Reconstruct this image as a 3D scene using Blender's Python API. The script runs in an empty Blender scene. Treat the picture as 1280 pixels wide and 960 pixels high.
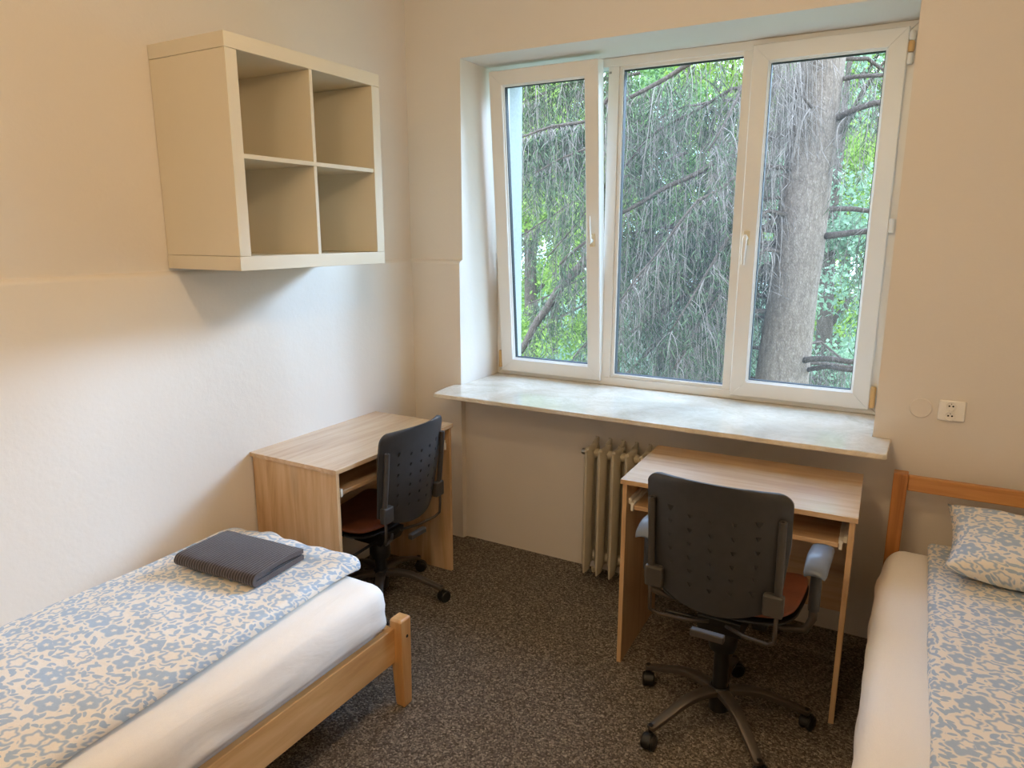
import bpy, math, random
from math import sin, cos, pi, radians, atan2, sqrt
from mathutils import Vector, Matrix, noise

sc = bpy.context.scene
COL = sc.collection
rnd = random.Random(7)

# ------------------------------------------------------------------ tags
def tag(o, label=None, cat=None, group=None, kind=None):
    if label: o['label'] = label
    if cat: o['category'] = cat
    if group: o['group'] = group
    if kind: o['kind'] = kind
    return o

def empty(name, loc=(0, 0, 0), rz=0.0):
    o = bpy.data.objects.new(name, None)
    o.empty_display_size = .1
    COL.objects.link(o)
    o.location = loc
    o.rotation_euler = (0, 0, rz)
    return o

# ------------------------------------------------------------------ mesh builder
class MB:
    def __init__(s):
        s.v = []; s.f = []; s.m = []
    def add(s, vs, fs, mi=0):
        b = len(s.v)
        s.v.extend([tuple(p) for p in vs])
        for f in fs:
            s.f.append(tuple(b + i for i in f)); s.m.append(mi)
    def box(s, x0, x1, y0, y1, z0, z1, mi=0, M=None):
        vs = [(x, y, z) for z in (z0, z1) for y in (y0, y1) for x in (x0, x1)]
        if M is not None: vs = [tuple(M @ Vector(p)) for p in vs]
        s.add(vs, [(0, 2, 3, 1), (4, 5, 7, 6), (0, 1, 5, 4), (1, 3, 7, 5), (3, 2, 6, 7), (2, 0, 4, 6)], mi)
    def prism(s, pts, axis, a0, a1, mi=0, M=None):
        """closed outline pts (2-D) pushed along an axis ('x','y','z')"""
        n = len(pts)
        def mk(p, a):
            if axis == 'x': q = (a, p[0], p[1])
            elif axis == 'y': q = (p[0], a, p[1])
            else: q = (p[0], p[1], a)
            return tuple(M @ Vector(q)) if M is not None else q
        vs = [mk(p, a0) for p in pts] + [mk(p, a1) for p in pts]
        fs = [(i, (i + 1) % n, n + (i + 1) % n, n + i) for i in range(n)]
        fs += [tuple(range(n - 1, -1, -1)), tuple(range(n, 2 * n))]
        s.add(vs, fs, mi)
    def tube(s, pts, rad, n=10, mi=0, cap=True, sx=1.0, sy=1.0, ref=None):
        pts = [Vector(p) for p in pts]
        if not hasattr(rad, '__len__'): rad = [rad] * len(pts)
        up = Vector(ref) if ref else None
        rings = []; prev = None
        for i, p in enumerate(pts):
            t = (pts[min(i + 1, len(pts) - 1)] - pts[max(i - 1, 0)])
            if t.length < 1e-9: t = Vector((0, 0, 1))
            t.normalize()
            if up is not None: a = up
            elif prev is not None: a = prev
            else: a = Vector((0, 0, 1)) if abs(t.z) < .9 else Vector((1, 0, 0))
            u = a - t * a.dot(t)
            if u.length < 1e-6: u = t.orthogonal()
            u.normalize(); w = t.cross(u); prev = u
            rings.append([p + (u * cos(2 * pi * k / n) * sx + w * sin(2 * pi * k / n) * sy) * rad[i] for k in range(n)])
        vs = [q for r in rings for q in r]
        fs = []
        for i in range(len(rings) - 1):
            for k in range(n):
                k2 = (k + 1) % n
                fs.append((i * n + k, i * n + k2, (i + 1) * n + k2, (i + 1) * n + k))
        if cap:
            fs.append(tuple(range(n - 1, -1, -1)))
            b = (len(rings) - 1) * n
            fs.append(tuple(range(b, b + n)))
        s.add(vs, fs, mi)
    def lathe(s, prof, n=24, c=(0, 0, 0), mi=0, axis='z', cap=True):
        vs = []
        for r, h in prof:
            for k in range(n):
                a = 2 * pi * k / n
                if axis == 'z': vs.append((c[0] + r * cos(a), c[1] + r * sin(a), c[2] + h))
                elif axis == 'x': vs.append((c[0] + h, c[1] + r * cos(a), c[2] + r * sin(a)))
                else: vs.append((c[0] + r * sin(a), c[1] + h, c[2] + r * cos(a)))
        fs = []
        for i in range(len(prof) - 1):
            for k in range(n):
                k2 = (k + 1) % n
                fs.append((i * n + k, i * n + k2, (i + 1) * n + k2, (i + 1) * n + k))
        if cap:
            fs.append(tuple(range(n - 1, -1, -1)))
            b = (len(prof) - 1) * n
            fs.append(tuple(range(b, b + n)))
        s.add(vs, fs, mi)
    def ring(s, x0, x1, z0, z1, w, y0, y1, mi=0, chamfer=0.0):
        """mitred rectangular frame in the xz plane; front face at y0 (room side)"""
        i0, i1, k0, k1 = x0 + w, x1 - w, z0 + w, z1 - w
        O = [(x0, z0), (x1, z0), (x1, z1), (x0, z1)]
        I = [(i0, k0), (i1, k0), (i1, k1), (i0, k1)]
        c = chamfer
        Oc = [(x0 + c, z0 + c), (x1 - c, z0 + c), (x1 - c, z1 - c), (x0 + c, z1 - c)]
        Ic = [(i0 - c, k0 - c), (i1 + c, k0 - c), (i1 + c, k1 + c), (i0 - c, k1 + c)]
        g = .0006
        for a in range(4):
            b = (a + 1) % 4
            vs = [(O[a][0], y1, O[a][1]), (O[b][0], y1, O[b][1]), (I[b][0], y1, I[b][1]), (I[a][0], y1, I[a][1]),
                  (O[a][0], y0 + c, O[a][1]), (O[b][0], y0 + c, O[b][1]), (I[b][0], y0 + c, I[b][1]), (I[a][0], y0 + c, I[a][1]),
                  (Oc[a][0], y0, Oc[a][1]), (Oc[b][0], y0, Oc[b][1]), (Ic[b][0], y0, Ic[b][1]), (Ic[a][0], y0, Ic[a][1])]
            m = Vector((0, 0, 0))
            for q in vs: m += Vector(q)
            m /= len(vs)
            d = (Vector((O[b][0], 0, O[b][1])) - Vector((O[a][0], 0, O[a][1]))).normalized()
            vs = [tuple(Vector(q) - d * g * (1 if (Vector(q) - m).dot(d) > 0 else -1)) for q in vs]
            fs = [(0, 1, 2, 3), (0, 4, 5, 1), (4, 8, 9, 5), (8, 11, 10, 9), (11, 7, 6, 10), (7, 3, 2, 6), (1, 5, 9, 10, 6, 2), (0, 3, 7, 11, 8, 4)]
            s.add(vs, fs, mi)
    def build(s, name, mats, parent=None, smooth=False, bevel=0.0, seg=2, loc=None, ang=35, fix=True):
        me = bpy.data.meshes.new(name)
        me.from_pydata(s.v, [], s.f)
        if not isinstance(mats, (list, tuple)): mats = [mats]
        for m in mats: me.materials.append(m)
        if len(mats) > 1: me.polygons.foreach_set('material_index', s.m)
        if fix:
            import bmesh
            bm = bmesh.new(); bm.from_mesh(me)
            bmesh.ops.recalc_face_normals(bm, faces=bm.faces)
            bm.to_mesh(me); bm.free()
        if smooth:
            me.shade_smooth()
            if smooth != 'full': me.set_sharp_from_angle(angle=radians(ang))
        me.update()
        o = bpy.data.objects.new(name, me)
        COL.objects.link(o)
        if parent is not None: o.parent = parent
        if loc is not None: o.location = loc
        if bevel:
            b = o.modifiers.new('Bevel', 'BEVEL')
            b.width = bevel; b.segments = seg; b.limit_method = 'ANGLE'; b.angle_limit = radians(40)
        return o

def soft_box(lo, hi, r, n, disp=None, warp=None):
    """box with rounded edges as a dense grid; disp(p, normal) -> offset; warp(p) -> p"""
    lo = Vector(lo); hi = Vector(hi)
    mb = MB(); idx = {}
    def vert(p):
        key = (round(p.x, 5), round(p.y, 5), round(p.z, 5))
        if key in idx: return idx[key]
        q = Vector([min(max(p[i], lo[i] + r[i]), hi[i] - r[i]) for i in range(3)])
        d = p - q
        e = Vector([d[i] / r[i] for i in range(3)])
        nrm = Vector((0, 0, 0))
        if e.length > 1e-6:
            e.normalize()
            p2 = q + Vector([e[i] * r[i] for i in range(3)])
            nrm = Vector([e[i] / r[i] for i in range(3)]).normalized()
        else: p2 = p
        if disp: p2 = p2 + nrm * disp(p2, nrm)
        if warp: p2 = warp(p2)
        mb.v.append(tuple(p2)); idx[key] = len(mb.v) - 1
        return idx[key]
    def samples(a):
        # finer near the rounded ends
        L, H, R, N = lo[a], hi[a], r[a], n[a]
        s = [L + R * (1 - cos(pi / 2 * k / 5)) for k in range(5)]
        s += [L + R + (H - L - 2 * R) * k / N for k in range(N + 1)]
        s += [H - R * (1 - cos(pi / 2 * (4 - k) / 5)) for k in range(5)]
        return s
    S = [samples(a) for a in range(3)]
    for ax in range(3):
        u, w = (ax + 1) % 3, (ax + 2) % 3
        for side, val in ((0, lo[ax]), (1, hi[ax])):
            for i in range(len(S[u]) - 1):
                for j in range(len(S[w]) - 1):
                    q = []
                    for (a, b) in ((i, j), (i + 1, j), (i + 1, j + 1), (i, j + 1)):
                        p = Vector((0, 0, 0)); p[ax] = val; p[u] = S[u][a]; p[w] = S[w][b]
                        q.append(vert(p))
                    if len(set(q)) < 3: continue
                    if side == 0: q.reverse()
                    mb.f.append(tuple(q)); mb.m.append(0)
    return mb

# ------------------------------------------------------------------ materials
def srgb(r, g, b):
    def l(c):
        c /= 255.0
        return c / 12.92 if c <= .04045 else ((c + .055) / 1.055) ** 2.4
    return (l(r), l(g), l(b), 1)

class NT:
    def __init__(s, name):
        s.mat = bpy.data.materials.new(name); s.mat.use_nodes = True
        s.t = s.mat.node_tree; s.t.nodes.clear()
        s.out = s.t.nodes.new('ShaderNodeOutputMaterial')
        s.b = s.t.nodes.new('ShaderNodeBsdfPrincipled')
        s.t.links.new(s.b.outputs[0], s.out.inputs[0])
    def n(s, typ, **k):
        nd = s.t.nodes.new('ShaderNode' + typ)
        for a, v in k.items(): setattr(nd, a, v)
        return nd
    def set(s, sock, v):
        if hasattr(v, 'is_linked') or isinstance(v, bpy.types.NodeSocket): s.t.links.new(v, sock)
        else: sock.default_value = v
    def math(s, op, a, b=0.0, c=None, clamp=False):
        nd = s.n('Math', operation=op, use_clamp=clamp)
        s.set(nd.inputs[0], a); s.set(nd.inputs[1], b)
        if c is not None: s.set(nd.inputs[2], c)
        return nd.outputs[0]
    def vmath(s, op, a, b=None):
        nd = s.n('VectorMath', operation=op)
        s.set(nd.inputs[0], a)
        if b is not None: s.set(nd.inputs[1], b)
        return nd
    def mix(s, fac, a, b):
        nd = s.n('Mix', data_type='RGBA')
        s.set(nd.inputs[0], fac); s.set(nd.inputs[6], a); s.set(nd.inputs[7], b)
        return nd.outputs[2]
    def obj(s, scale=(1, 1, 1), rot=(0, 0, 0), loc=(0, 0, 0)):
        tc = s.n('TexCoord'); mp = s.n('Mapping')
        mp.inputs['Scale'].default_value = scale; mp.inputs['Rotation'].default_value = rot; mp.inputs['Location'].default_value = loc
        s.t.links.new(tc.outputs['Object'], mp.inputs[0]); return mp.outputs[0]
    def noise(s, vec, scale, detail=3, rough=.5, dist=0.0):
        nd = s.n('TexNoise'); s.t.links.new(vec, nd.inputs['Vector'])
        nd.inputs['Scale'].default_value = scale; nd.inputs['Detail'].default_value = detail
        nd.inputs['Roughness'].default_value = rough; nd.inputs['Distortion'].default_value = dist
        return nd.outputs[0]
    def ramp(s, fac, stops):
        nd = s.n('ValToRGB'); s.t.links.new(fac, nd.inputs[0])
        el = nd.color_ramp.elements
        while len(el) < len(stops): el.new(.5)
        for e, (p, c) in zip(el, stops): e.position = p; e.color = c
        return nd.outputs[0]
    def bump(s, h, strength=.2, dist=.01):
        nd = s.n('Bump'); s.t.links.new(h, nd.inputs['Height'])
        nd.inputs['Strength'].default_value = strength; nd.inputs['Distance'].default_value = dist
        s.t.links.new(nd.outputs[0], s.b.inputs['Normal'])
    def base(s, col=None, rough=.5, metal=0.0, spec=.5):
        if col is not None: s.set(s.b.inputs['Base Color'], col)
        s.set(s.b.inputs['Roughness'], rough); s.b.inputs['Metallic'].default_value = metal
        s.b.inputs['Specular IOR Level'].default_value = spec
        return s

def mat_plain(name, col, rough=.5, metal=0.0, var=.06, scale=30, bump=.0, spec=.5):
    m = NT(name); v = m.obj(); n = m.noise(v, scale, 4)
    d = tuple(c * (1 - var) for c in col[:3]) + (1,)
    l = tuple(min(1, c * (1 + var)) for c in col[:3]) + (1,)
    m.base(m.ramp(n, [(.3, d), (.7, l)]), rough, metal, spec)
    if bump: m.bump(n, bump, .004)
    return m.mat

def mat_wall(name, col):
    m = NT(name); v = m.obj()
    big = m.noise(v, 1.1, 3); fine = m.noise(v, 60, 5, .6); mid = m.noise(v, 7, 4, .6)
    d = tuple(c * .955 for c in col[:3]) + (1,)
    m.base(m.ramp(big, [(.25, d), (.75, col)]), .62, 0, .3)
    h = m.math('ADD', m.math('MULTIPLY', fine, .35), m.math('MULTIPLY', mid, 1.0))
    m.bump(h, .16, .012)
    return m.mat

def mat_wood(name, light, mid, dark, axis='x', rough=.4, knots=True, stretch=14, scale=1.0, spec=.5, knot_amt=.75):
    """long grain along one object axis, streaks and sparse knots"""
    m = NT(name)
    s = {'x': (1, stretch, stretch), 'y': (stretch, 1, stretch), 'z': (stretch, stretch, 1)}[axis]
    v = m.obj(tuple(a * scale for a in s))
    g = m.noise(v, 1.3, 6, .62, 1.1)
    f = m.noise(m.obj(tuple(a * scale * 6 for a in s)), 1.0, 3, .6)
    s2 = {'x': (1, 4, 4), 'y': (4, 1, 4), 'z': (4, 4, 1)}[axis]
    b = m.noise(m.obj(tuple(a * scale for a in s2)), 1.6, 2)
    t = m.math('ADD', m.math('MULTIPLY', g, .62), m.math('ADD', m.math('MULTIPLY', f, .18), m.math('MULTIPLY', b, .3)))
    c = m.ramp(t, [(.36, dark), (.52, mid), (.68, light)])
    if knots:
        s3 = {'x': (2.1, 7, 7), 'y': (7, 2.1, 7), 'z': (7, 7, 2.1)}[axis]
        vo = m.n('TexVoronoi'); m.t.links.new(m.obj(tuple(a * scale for a in s3)), vo.inputs['Vector'])
        vo.inputs['Scale'].default_value = 1.0
        sel = m.n('SeparateColor'); m.t.links.new(vo.outputs['Color'], sel.inputs[0])
        big = m.math('GREATER_THAN', sel.outputs[0], .72)
        k = m.math('MULTIPLY', m.math('SUBTRACT', 1.0, m.math('DIVIDE', vo.outputs['Distance'], .30), clamp=True), big)
        kc = tuple(x * .38 for x in dark[:3]) + (1,)
        c = m.mix(m.math('MULTIPLY', k, knot_amt), c, kc)
    m.base(c, rough, 0, spec)
    m.bump(f, .05, .003)
    return m.mat

def mat_floral(name):
    """cream cotton with a scattered print of pale blue flowers, rings and leaves"""
    m = NT(name)
    tc = m.n('TexCoord')
    sx = m.n('SeparateXYZ'); m.t.links.new(tc.outputs['Object'], sx.inputs[0])
    cb = m.n('CombineXYZ'); m.t.links.new(m.math('SUBTRACT', sx.outputs[0], m.math('MULTIPLY', sx.outputs[2], m.math('MINIMUM', m.math('MAXIMUM', m.math('MULTIPLY', sx.outputs[0], 3.2), -1.0), 1.0))), cb.inputs[0]); m.t.links.new(m.math('ADD', sx.outputs[1], m.math('MULTIPLY', sx.outputs[2], .8)), cb.inputs[1])
    co = cb.outputs[0]
    nz = m.n('TexNoise'); m.t.links.new(co, nz.inputs['Vector']); nz.inputs['Scale'].default_value = 14
    wob = m.vmath('SCALE', m.vmath('SUBTRACT', nz.outputs['Color'], (.5, .5, .5)).outputs[0]); wob.inputs['Scale'].default_value = .012
    co = m.vmath('ADD', co, wob.outputs[0]).outputs[0]
    def cells(scale, off, rand=.85):
        p = m.vmath('ADD', co, off).outputs[0]
        v = m.n('TexVoronoi', voronoi_dimensions='2D'); m.t.links.new(p, v.inputs['Vector'])
        v.inputs['Scale'].default_value = scale; v.inputs['Randomness'].default_value = rand
        d = m.vmath('SUBTRACT', p, v.outputs['Position']).outputs[0]
        s = m.n('SeparateXYZ'); m.t.links.new(d, s.inputs[0])
        c = m.n('SeparateColor'); m.t.links.new(v.outputs['Color'], c.inputs[0])
        X = m.math('MULTIPLY', s.outputs[0], scale); Y = m.math('MULTIPLY', s.outputs[1], scale)
        return X, Y, c.outputs
    def lt(a, b):   # soft less-than
        return m.math('MULTIPLY_ADD', m.math('SUBTRACT', b, a), 14.0, .5, clamp=True)
    # flowers
    X, Y, c = cells(14.0, (3.1, 1.7, 0))
    r = m.math('SQRT', m.math('ADD', m.math('MULTIPLY', X, X), m.math('MULTIPLY', Y, Y)))
    th = m.math('ARCTAN2', Y, X)
    pet = m.math('SINE', m.math('MULTIPLY_ADD', th, 5.0, m.math('MULTIPLY', c[0], 6.28)))
    R = m.math('MULTIPLY', m.math('MULTIPLY_ADD', c[1], .20, .24), m.math('MULTIPLY_ADD', pet, .17, 1.0))
    flower = lt(r, R)
    hole = lt(r, m.math('MULTIPLY', R, m.math('MULTIPLY_ADD', m.math('GREATER_THAN', c[2], .62), .42, .24)))
    flower_m = m.math('SUBTRACT', flower, hole, clamp=True)
    far = m.math('SUBTRACT', 1.0, lt(r, m.math('ADD', R, .09)))
    # leaves / dashes
    def leaves(scale, off, a, b):
        X, Y, c = cells(scale, off, .75)
        ang = m.math('MULTIPLY', c[0], 6.28)
        ca = m.math('COSINE', ang); sa = m.math('SINE', ang)
        u = m.math('ADD', m.math('MULTIPLY', X, ca), m.math('MULTIPLY', Y, sa))
        w = m.math('SUBTRACT', m.math('MULTIPLY', Y, ca), m.math('MULTIPLY', X, sa))
        w = m.math('ADD', w, m.math('MULTIPLY', m.math('MULTIPLY', u, u), m.math('MULTIPLY_ADD', c[1], 1.6, -.8)))
        q = m.math('ADD', m.math('POWER', m.math('DIVIDE', u, a), 2.0), m.math('POWER', m.math('DIVIDE', w, b), 2.0))
        return m.math('MULTIPLY_ADD', m.math('SUBTRACT', 1.0, q), 2.2, .5, clamp=True)
    lv = m.math('MAXIMUM', leaves(29, (.3, .9, 0), .46, .20), leaves(38, (5.2, 2.2, 0), .42, .17))
    lv = m.math('MULTIPLY', lv, far)
    fac = m.math('MAXIMUM', flower_m, lv)
    wv = m.noise(m.obj(), 420, 2)
    cream = m.mix(wv, srgb(230, 221, 208), srgb(241, 235, 225))
    blue = m.mix(wv, srgb(164, 182, 200), srgb(178, 194, 210))
    m.base(m.mix(fac, cream, blue), .85, 0, .15)
    m.b.inputs['Sheen Weight'].default_value = .15
    h = m.math('ADD', m.math('MULTIPLY', m.noise(m.obj(), 14, 3), 1.0), m.math('MULTIPLY', wv, .06))
    m.bump(h, .25, .02)
    return m.mat

def mat_sheet(name, col):
    m = NT(name)
    a = m.noise(m.obj((9, 2.2, 6), (0, 0, .5)), 1.4, 4, .55, .8)
    b = m.noise(m.obj(), 3, 3)
    f = m.noise(m.obj(), 500, 2)
    d = tuple(c * .95 for c in col[:3]) + (1,)
    m.base(m.ramp(f, [(.3, d), (.7, col)]), .88, 0, .12)
    m.b.inputs['Sheen Weight'].default_value = .1
    h = m.math('ADD', m.math('MULTIPLY', a, .8), m.math('ADD', m.math('MULTIPLY', b, .6), m.math('MULTIPLY', f, .01)))
    m.bump(h, .18, .03)
    return m.mat

def mat_carpet(name):
    m = NT(name); v = m.obj()
    vo = m.n('TexVoronoi'); m.t.links.new(m.obj((1, 1, 1)), vo.inputs['Vector']); vo.inputs['Scale'].default_value = 165
    sp = m.n('SeparateColor'); m.t.links.new(vo.outputs['Color'], sp.inputs[0])
    nf = m.noise(v, 75, 3, .7); big = m.noise(v, 2.2, 3)
    t = m.math('ADD', m.math('MULTIPLY', sp.outputs[0], .5), m.math('MULTIPLY', nf, .5))
    c = m.ramp(t, [(.2, srgb(66, 60, 53)), (.5, srgb(110, 101, 91)), (.7, srgb(150, 139, 125)), (.86, srgb(200, 190, 172))])
    c = m.mix(m.math('MULTIPLY', big, .28), c, srgb(96, 87, 78))
    m.base(c, .95, 0, .1)
    h = m.math('ADD', m.math('MULTIPLY', vo.outputs['Distance'], -.8), nf)
    m.bump(h, .7, .006)
    return m.mat

def mat_marble(name):
    m = NT(name); v = m.obj()
    a = m.noise(v, 3.0, 6, .65, 1.6); b = m.noise(m.obj((1, 2, 1), (0, 0, .6)), 6.5, 5, .6, 2.2)
    vein = m.math('SUBTRACT', 1.0, m.math('MULTIPLY', m.math('ABSOLUTE', m.math('SUBTRACT', b, .5)), 16), clamp=True)
    c = m.ramp(a, [(.3, srgb(200, 190, 172)), (.55, srgb(220, 212, 196)), (.75, srgb(232, 226, 214))])
    c = m.mix(m.math('MULTIPLY', vein, .3), c, srgb(186, 172, 146))
    m.base(c, m.math('MULTIPLY_ADD', a, .12, .06), 0, .5)
    m.bump(m.noise(v, 5, 2), .02, .01)
    return m.mat

def mat_towel(name):
    m = NT(name)
    w = m.n('TexWave', wave_type='BANDS', bands_direction='X', wave_profile='SIN'); m.t.links.new(m.obj(), w.inputs['Vector'])
    w.inputs['Scale'].default_value = 26; w.inputs['Distortion'].default_value = .6; w.inputs['Detail'].default_value = 1
    n = m.noise(m.obj(), 260, 3, .7)
    t = m.math('ADD', m.math('MULTIPLY', w.outputs['Fac'], .55), m.math('MULTIPLY', n, .45))
    m.base(m.ramp(t, [(.25, srgb(56, 51, 52)), (.75, srgb(90, 82, 83))]), .95, 0, .1)
    m.b.inputs['Sheen Weight'].default_value = .25
    m.bump(t, .6, .006)
    return m.mat

def mat_glass(name):
    m = NT(name); t = m.t
    t.nodes.remove(m.b)
    tr = m.n('BsdfTransparent'); tr.inputs[0].default_value = (.97, .985, .98, 1)
    # translucent haze added to the glass, softens contrast of the view outside
    ds = m.n('BsdfTranslucent'); ds.inputs[0].default_value = (.85, .9, .88, 1)
    n = m.noise(m.obj(), 5, 4)
    mx = m.n('MixShader')
    t.links.new(m.math('MULTIPLY_ADD', n, .012, .006), mx.inputs[0])
    t.links.new(tr.outputs[0], mx.inputs[1]); t.links.new(ds.outputs[0], mx.inputs[2])
    t.links.new(mx.outputs[0], m.out.inputs[0])
    return m.mat

def mat_emit(name, col, strength):
    m = NT(name); t = m.t
    t.nodes.remove(m.b)
    e = m.n('Emission'); e.inputs[0].default_value = col; e.inputs[1].default_value = strength
    t.links.new(e.outputs[0], m.out.inputs[0])
    return m.mat

def mat_leaf(name, c0, c1, rough=.6, trans=.5):
    m = NT(name); t = m.t
    g = m.n('NewGeometry')
    n = m.noise(m.obj(), 3.0, 3, .6)
    f = m.math('ADD', m.math('MULTIPLY', g.outputs['Random Per Island'], .6), m.math('MULTIPLY', n, .4))
    c = m.ramp(f, [(.2, c0), (.8, c1)])
    m.base(c, rough, 0, .25)
    if trans > 0:
        tl = m.n('BsdfTranslucent'); t.links.new(c, tl.inputs[0])
        mx = m.n('MixShader'); mx.inputs[0].default_value = trans
        t.links.new(m.b.outputs[0], mx.inputs[1]); t.links.new(tl.outputs[0], mx.inputs[2])
        t.links.new(mx.outputs[0], m.out.inputs[0])
    return m.mat

def mat_bark(name, c0, c1, c2, sc_=1.0):
    m = NT(name); v = m.obj((6 * sc_, 6 * sc_, 2.2 * sc_))
    a = m.noise(v, 2.4, 6, .7, .6)
    vo = m.n('TexVoronoi', feature='DISTANCE_TO_EDGE'); m.t.links.new(m.obj((26 * sc_, 26 * sc_, 13 * sc_)), vo.inputs['Vector']); vo.inputs['Scale'].default_value = 1.0
    crack = m.math('MULTIPLY', vo.outputs['Distance'], 3.2, clamp=True)
    t = m.math('ADD', m.math('MULTIPLY', a, .86), m.math('MULTIPLY', crack, .14))
    m.base(m.ramp(t, [(.28, c0), (.5, c1), (.74, c2)]), .9, 0, .15)
    m.bump(t, .8, .03)
    return m.mat

WALL = mat_wall('wall_paint', srgb(229, 222, 212))
REVEAL = WALL
CEIL = mat_wall('ceiling_paint', srgb(245, 242, 236))
CARPET = mat_carpet('carpet_pile')
PVC = mat_plain('white_pvc', srgb(232, 231, 226), .32, 0, .02, 4)
PVC_OLD = mat_plain('yellowed_pvc', srgb(214, 176, 118), .4, 0, .05, 12)
PVC_CREAM = mat_plain('cream_pvc', srgb(222, 206, 172), .4, 0, .04, 12)
GASKET = mat_plain('black_gasket', srgb(26, 28, 30), .6)
GLASS = mat_glass('window_glass')
MARBLE = mat_marble('cream_marble')
SHELFW = mat_plain('cream_white_laminate', srgb(222, 213, 192), .42, 0, .015, 3)
OAK_L, OAK_M, OAK_D = srgb(220, 190, 152), srgb(205, 169, 126), srgb(178, 138, 96)
DESK_X = mat_wood('oak_laminate_top', OAK_L, OAK_M, OAK_D, 'x', .3, True, 12, 1.0, .55)
_b = next(n for n in DESK_X.node_tree.nodes if n.type == 'BSDF_PRINCIPLED')
_b.inputs['Coat Weight'].default_value = 1.0; _b.inputs['Coat IOR'].default_value = 1.8; _b.inputs['Coat Roughness'].default_value = .2
DESK_Z = mat_wood('oak_laminate_upright', OAK_L, OAK_M, OAK_D, 'z', .4, True, 12, 1.0)
PINE_Y = mat_wood('pine_rail', srgb(228, 190, 138), srgb(212, 168, 112), srgb(184, 134, 82), 'y', .42, True, 10, .8, .4, .5)
PINE_X = mat_wood('pine_crosspiece', srgb(228, 190, 138), srgb(212, 168, 112), srgb(184, 134, 82), 'x', .42, False, 10, .8)
PINE_Z = mat_wood('pine_leg', srgb(220, 176, 118), srgb(200, 150, 92), srgb(168, 116, 64), 'z', .42, False, 10, .8)
BEECH_X = mat_wood('beech_rail', srgb(204, 148, 84), srgb(188, 128, 68), srgb(160, 102, 52), 'x', .4, False, 16, 1.0)
BEECH_Y = mat_wood('beech_side', srgb(204, 148, 84), srgb(188, 128, 68), srgb(160, 102, 52), 'y', .4, False, 16, 1.0)
BEECH_Z = mat_wood('beech_post', srgb(198, 140, 78), srgb(178, 118, 60), srgb(150, 94, 46), 'z', .4, False, 16, 1.0)
FLORAL = mat_floral('blue_flower_print')
SHEET = mat_sheet('white_sheet', srgb(245, 240, 232))
TOWEL = mat_towel('grey_ribbed_cotton')
BLACKP = mat_plain('black_plastic', srgb(56, 56, 57), .42, 0, .08, 40, .05)
BLACKG = mat_plain('black_glossy_plastic', srgb(24, 24, 25), .35, 0, .08, 20)
DARKMET = mat_plain('dark_bronze_metal', srgb(92, 84, 76), .36, .55, .05, 15)
BARGREY = mat_plain('grey_painted_bar', srgb(74, 70, 66), .45, .2, .05, 25)
ARMG = mat_plain('blue_grey_plastic', srgb(112, 122, 138), .34, 0, .05, 20)
LEATHER = mat_plain('tan_seat_cover', srgb(122, 70, 46), .5, 0, .16, 14, .15)
RADP = mat_plain('grey_beige_radiator_paint', srgb(188, 179, 158), .36, 0, .06, 18, .06)
SOCKW = mat_plain('white_socket_plastic', srgb(244, 241, 234), .35, 0, .02, 5)
HOLE = mat_plain('socket_hole_black', srgb(20, 18, 17), .7)
WPLAST = mat_plain('white_slide_plastic', srgb(226, 222, 212), .4, 0, .02, 8)
STEEL = mat_plain('steel', srgb(170, 168, 162), .35, .9, .05, 30)
BARK = mat_bark('spruce_bark', srgb(112, 90, 74), srgb(142, 117, 98), srgb(172, 147, 126), 2.6)
BRANCHM = mat_bark('branch_bark', srgb(78, 62, 50), srgb(104, 84, 70), srgb(134, 112, 98), 2.5)
TWIG = mat_leaf('dead_twig', srgb(98, 82, 70), srgb(168, 146, 130), .9, 0)
NEEDLE = mat_leaf('spruce_needles', srgb(66, 72, 46), srgb(124, 132, 90), .7, .25)
LEAF_Y = mat_leaf('bright_leaves', srgb(112, 138, 48), srgb(186, 200, 96), .6, .5)
LEAF_G = mat_leaf('mid_green_leaves', srgb(84, 110, 56), srgb(146, 168, 98), .6, .45)
LEAF_B = mat_leaf('pale_leaves', srgb(104, 124, 92), srgb(168, 186, 146), .6, .45)
GRASS = mat_plain('grass_ground', srgb(70, 90, 54), .95, 0, .3, 6)

# ------------------------------------------------------------------ camera
F_PX = 885.12
CAMP = Vector((2.4739, -3.2088, 1.7396)); YAW, PITCH, ROLL = .5156, .2109, .0017
fwd = Vector((-sin(YAW) * cos(PITCH), cos(YAW) * cos(PITCH), -sin(PITCH)))
rt0 = Vector((cos(YAW), sin(YAW), 0)); up0 = rt0.cross(fwd)
rt = rt0 * cos(ROLL) + up0 * sin(ROLL); upv = up0 * cos(ROLL) - rt0 * sin(ROLL)
cam = bpy.data.cameras.new('camera'); cam.sensor_width = 36; cam.lens = F_PX / 1280 * 36
cam.clip_start = .02; cam.clip_end = 200
co = bpy.data.objects.new('camera', cam); COL.objects.link(co)
Mx = Matrix(((rt.x, upv.x, -fwd.x), (rt.y, upv.y, -fwd.y), (rt.z, upv.z, -fwd.z))).to_4x4()
Mx.translation = CAMP
co.matrix_world = Mx
sc.camera = co

# ------------------------------------------------------------------ room shell
XL, XR = .33, 2.381          # window opening
ZT, ZS = 2.607, .912
YW = .69                      # outer face of the window wall
LED = 1.585
RX, RY, RZ = 3.47, -4.3, 3.0

def struct(o, label=None):
    o['kind'] = 'structure'
    if label: o['label'] = label
    return o

m = MB(); m.box(-.3, RX + .3, RY - .2, .06, -.12, 0)
struct(m.build('floor', CARPET))
m = MB(); m.box(-.3, RX + .3, RY - .2, YW, RZ, RZ + .15)
struct(m.build('ceiling', CEIL))
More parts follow.
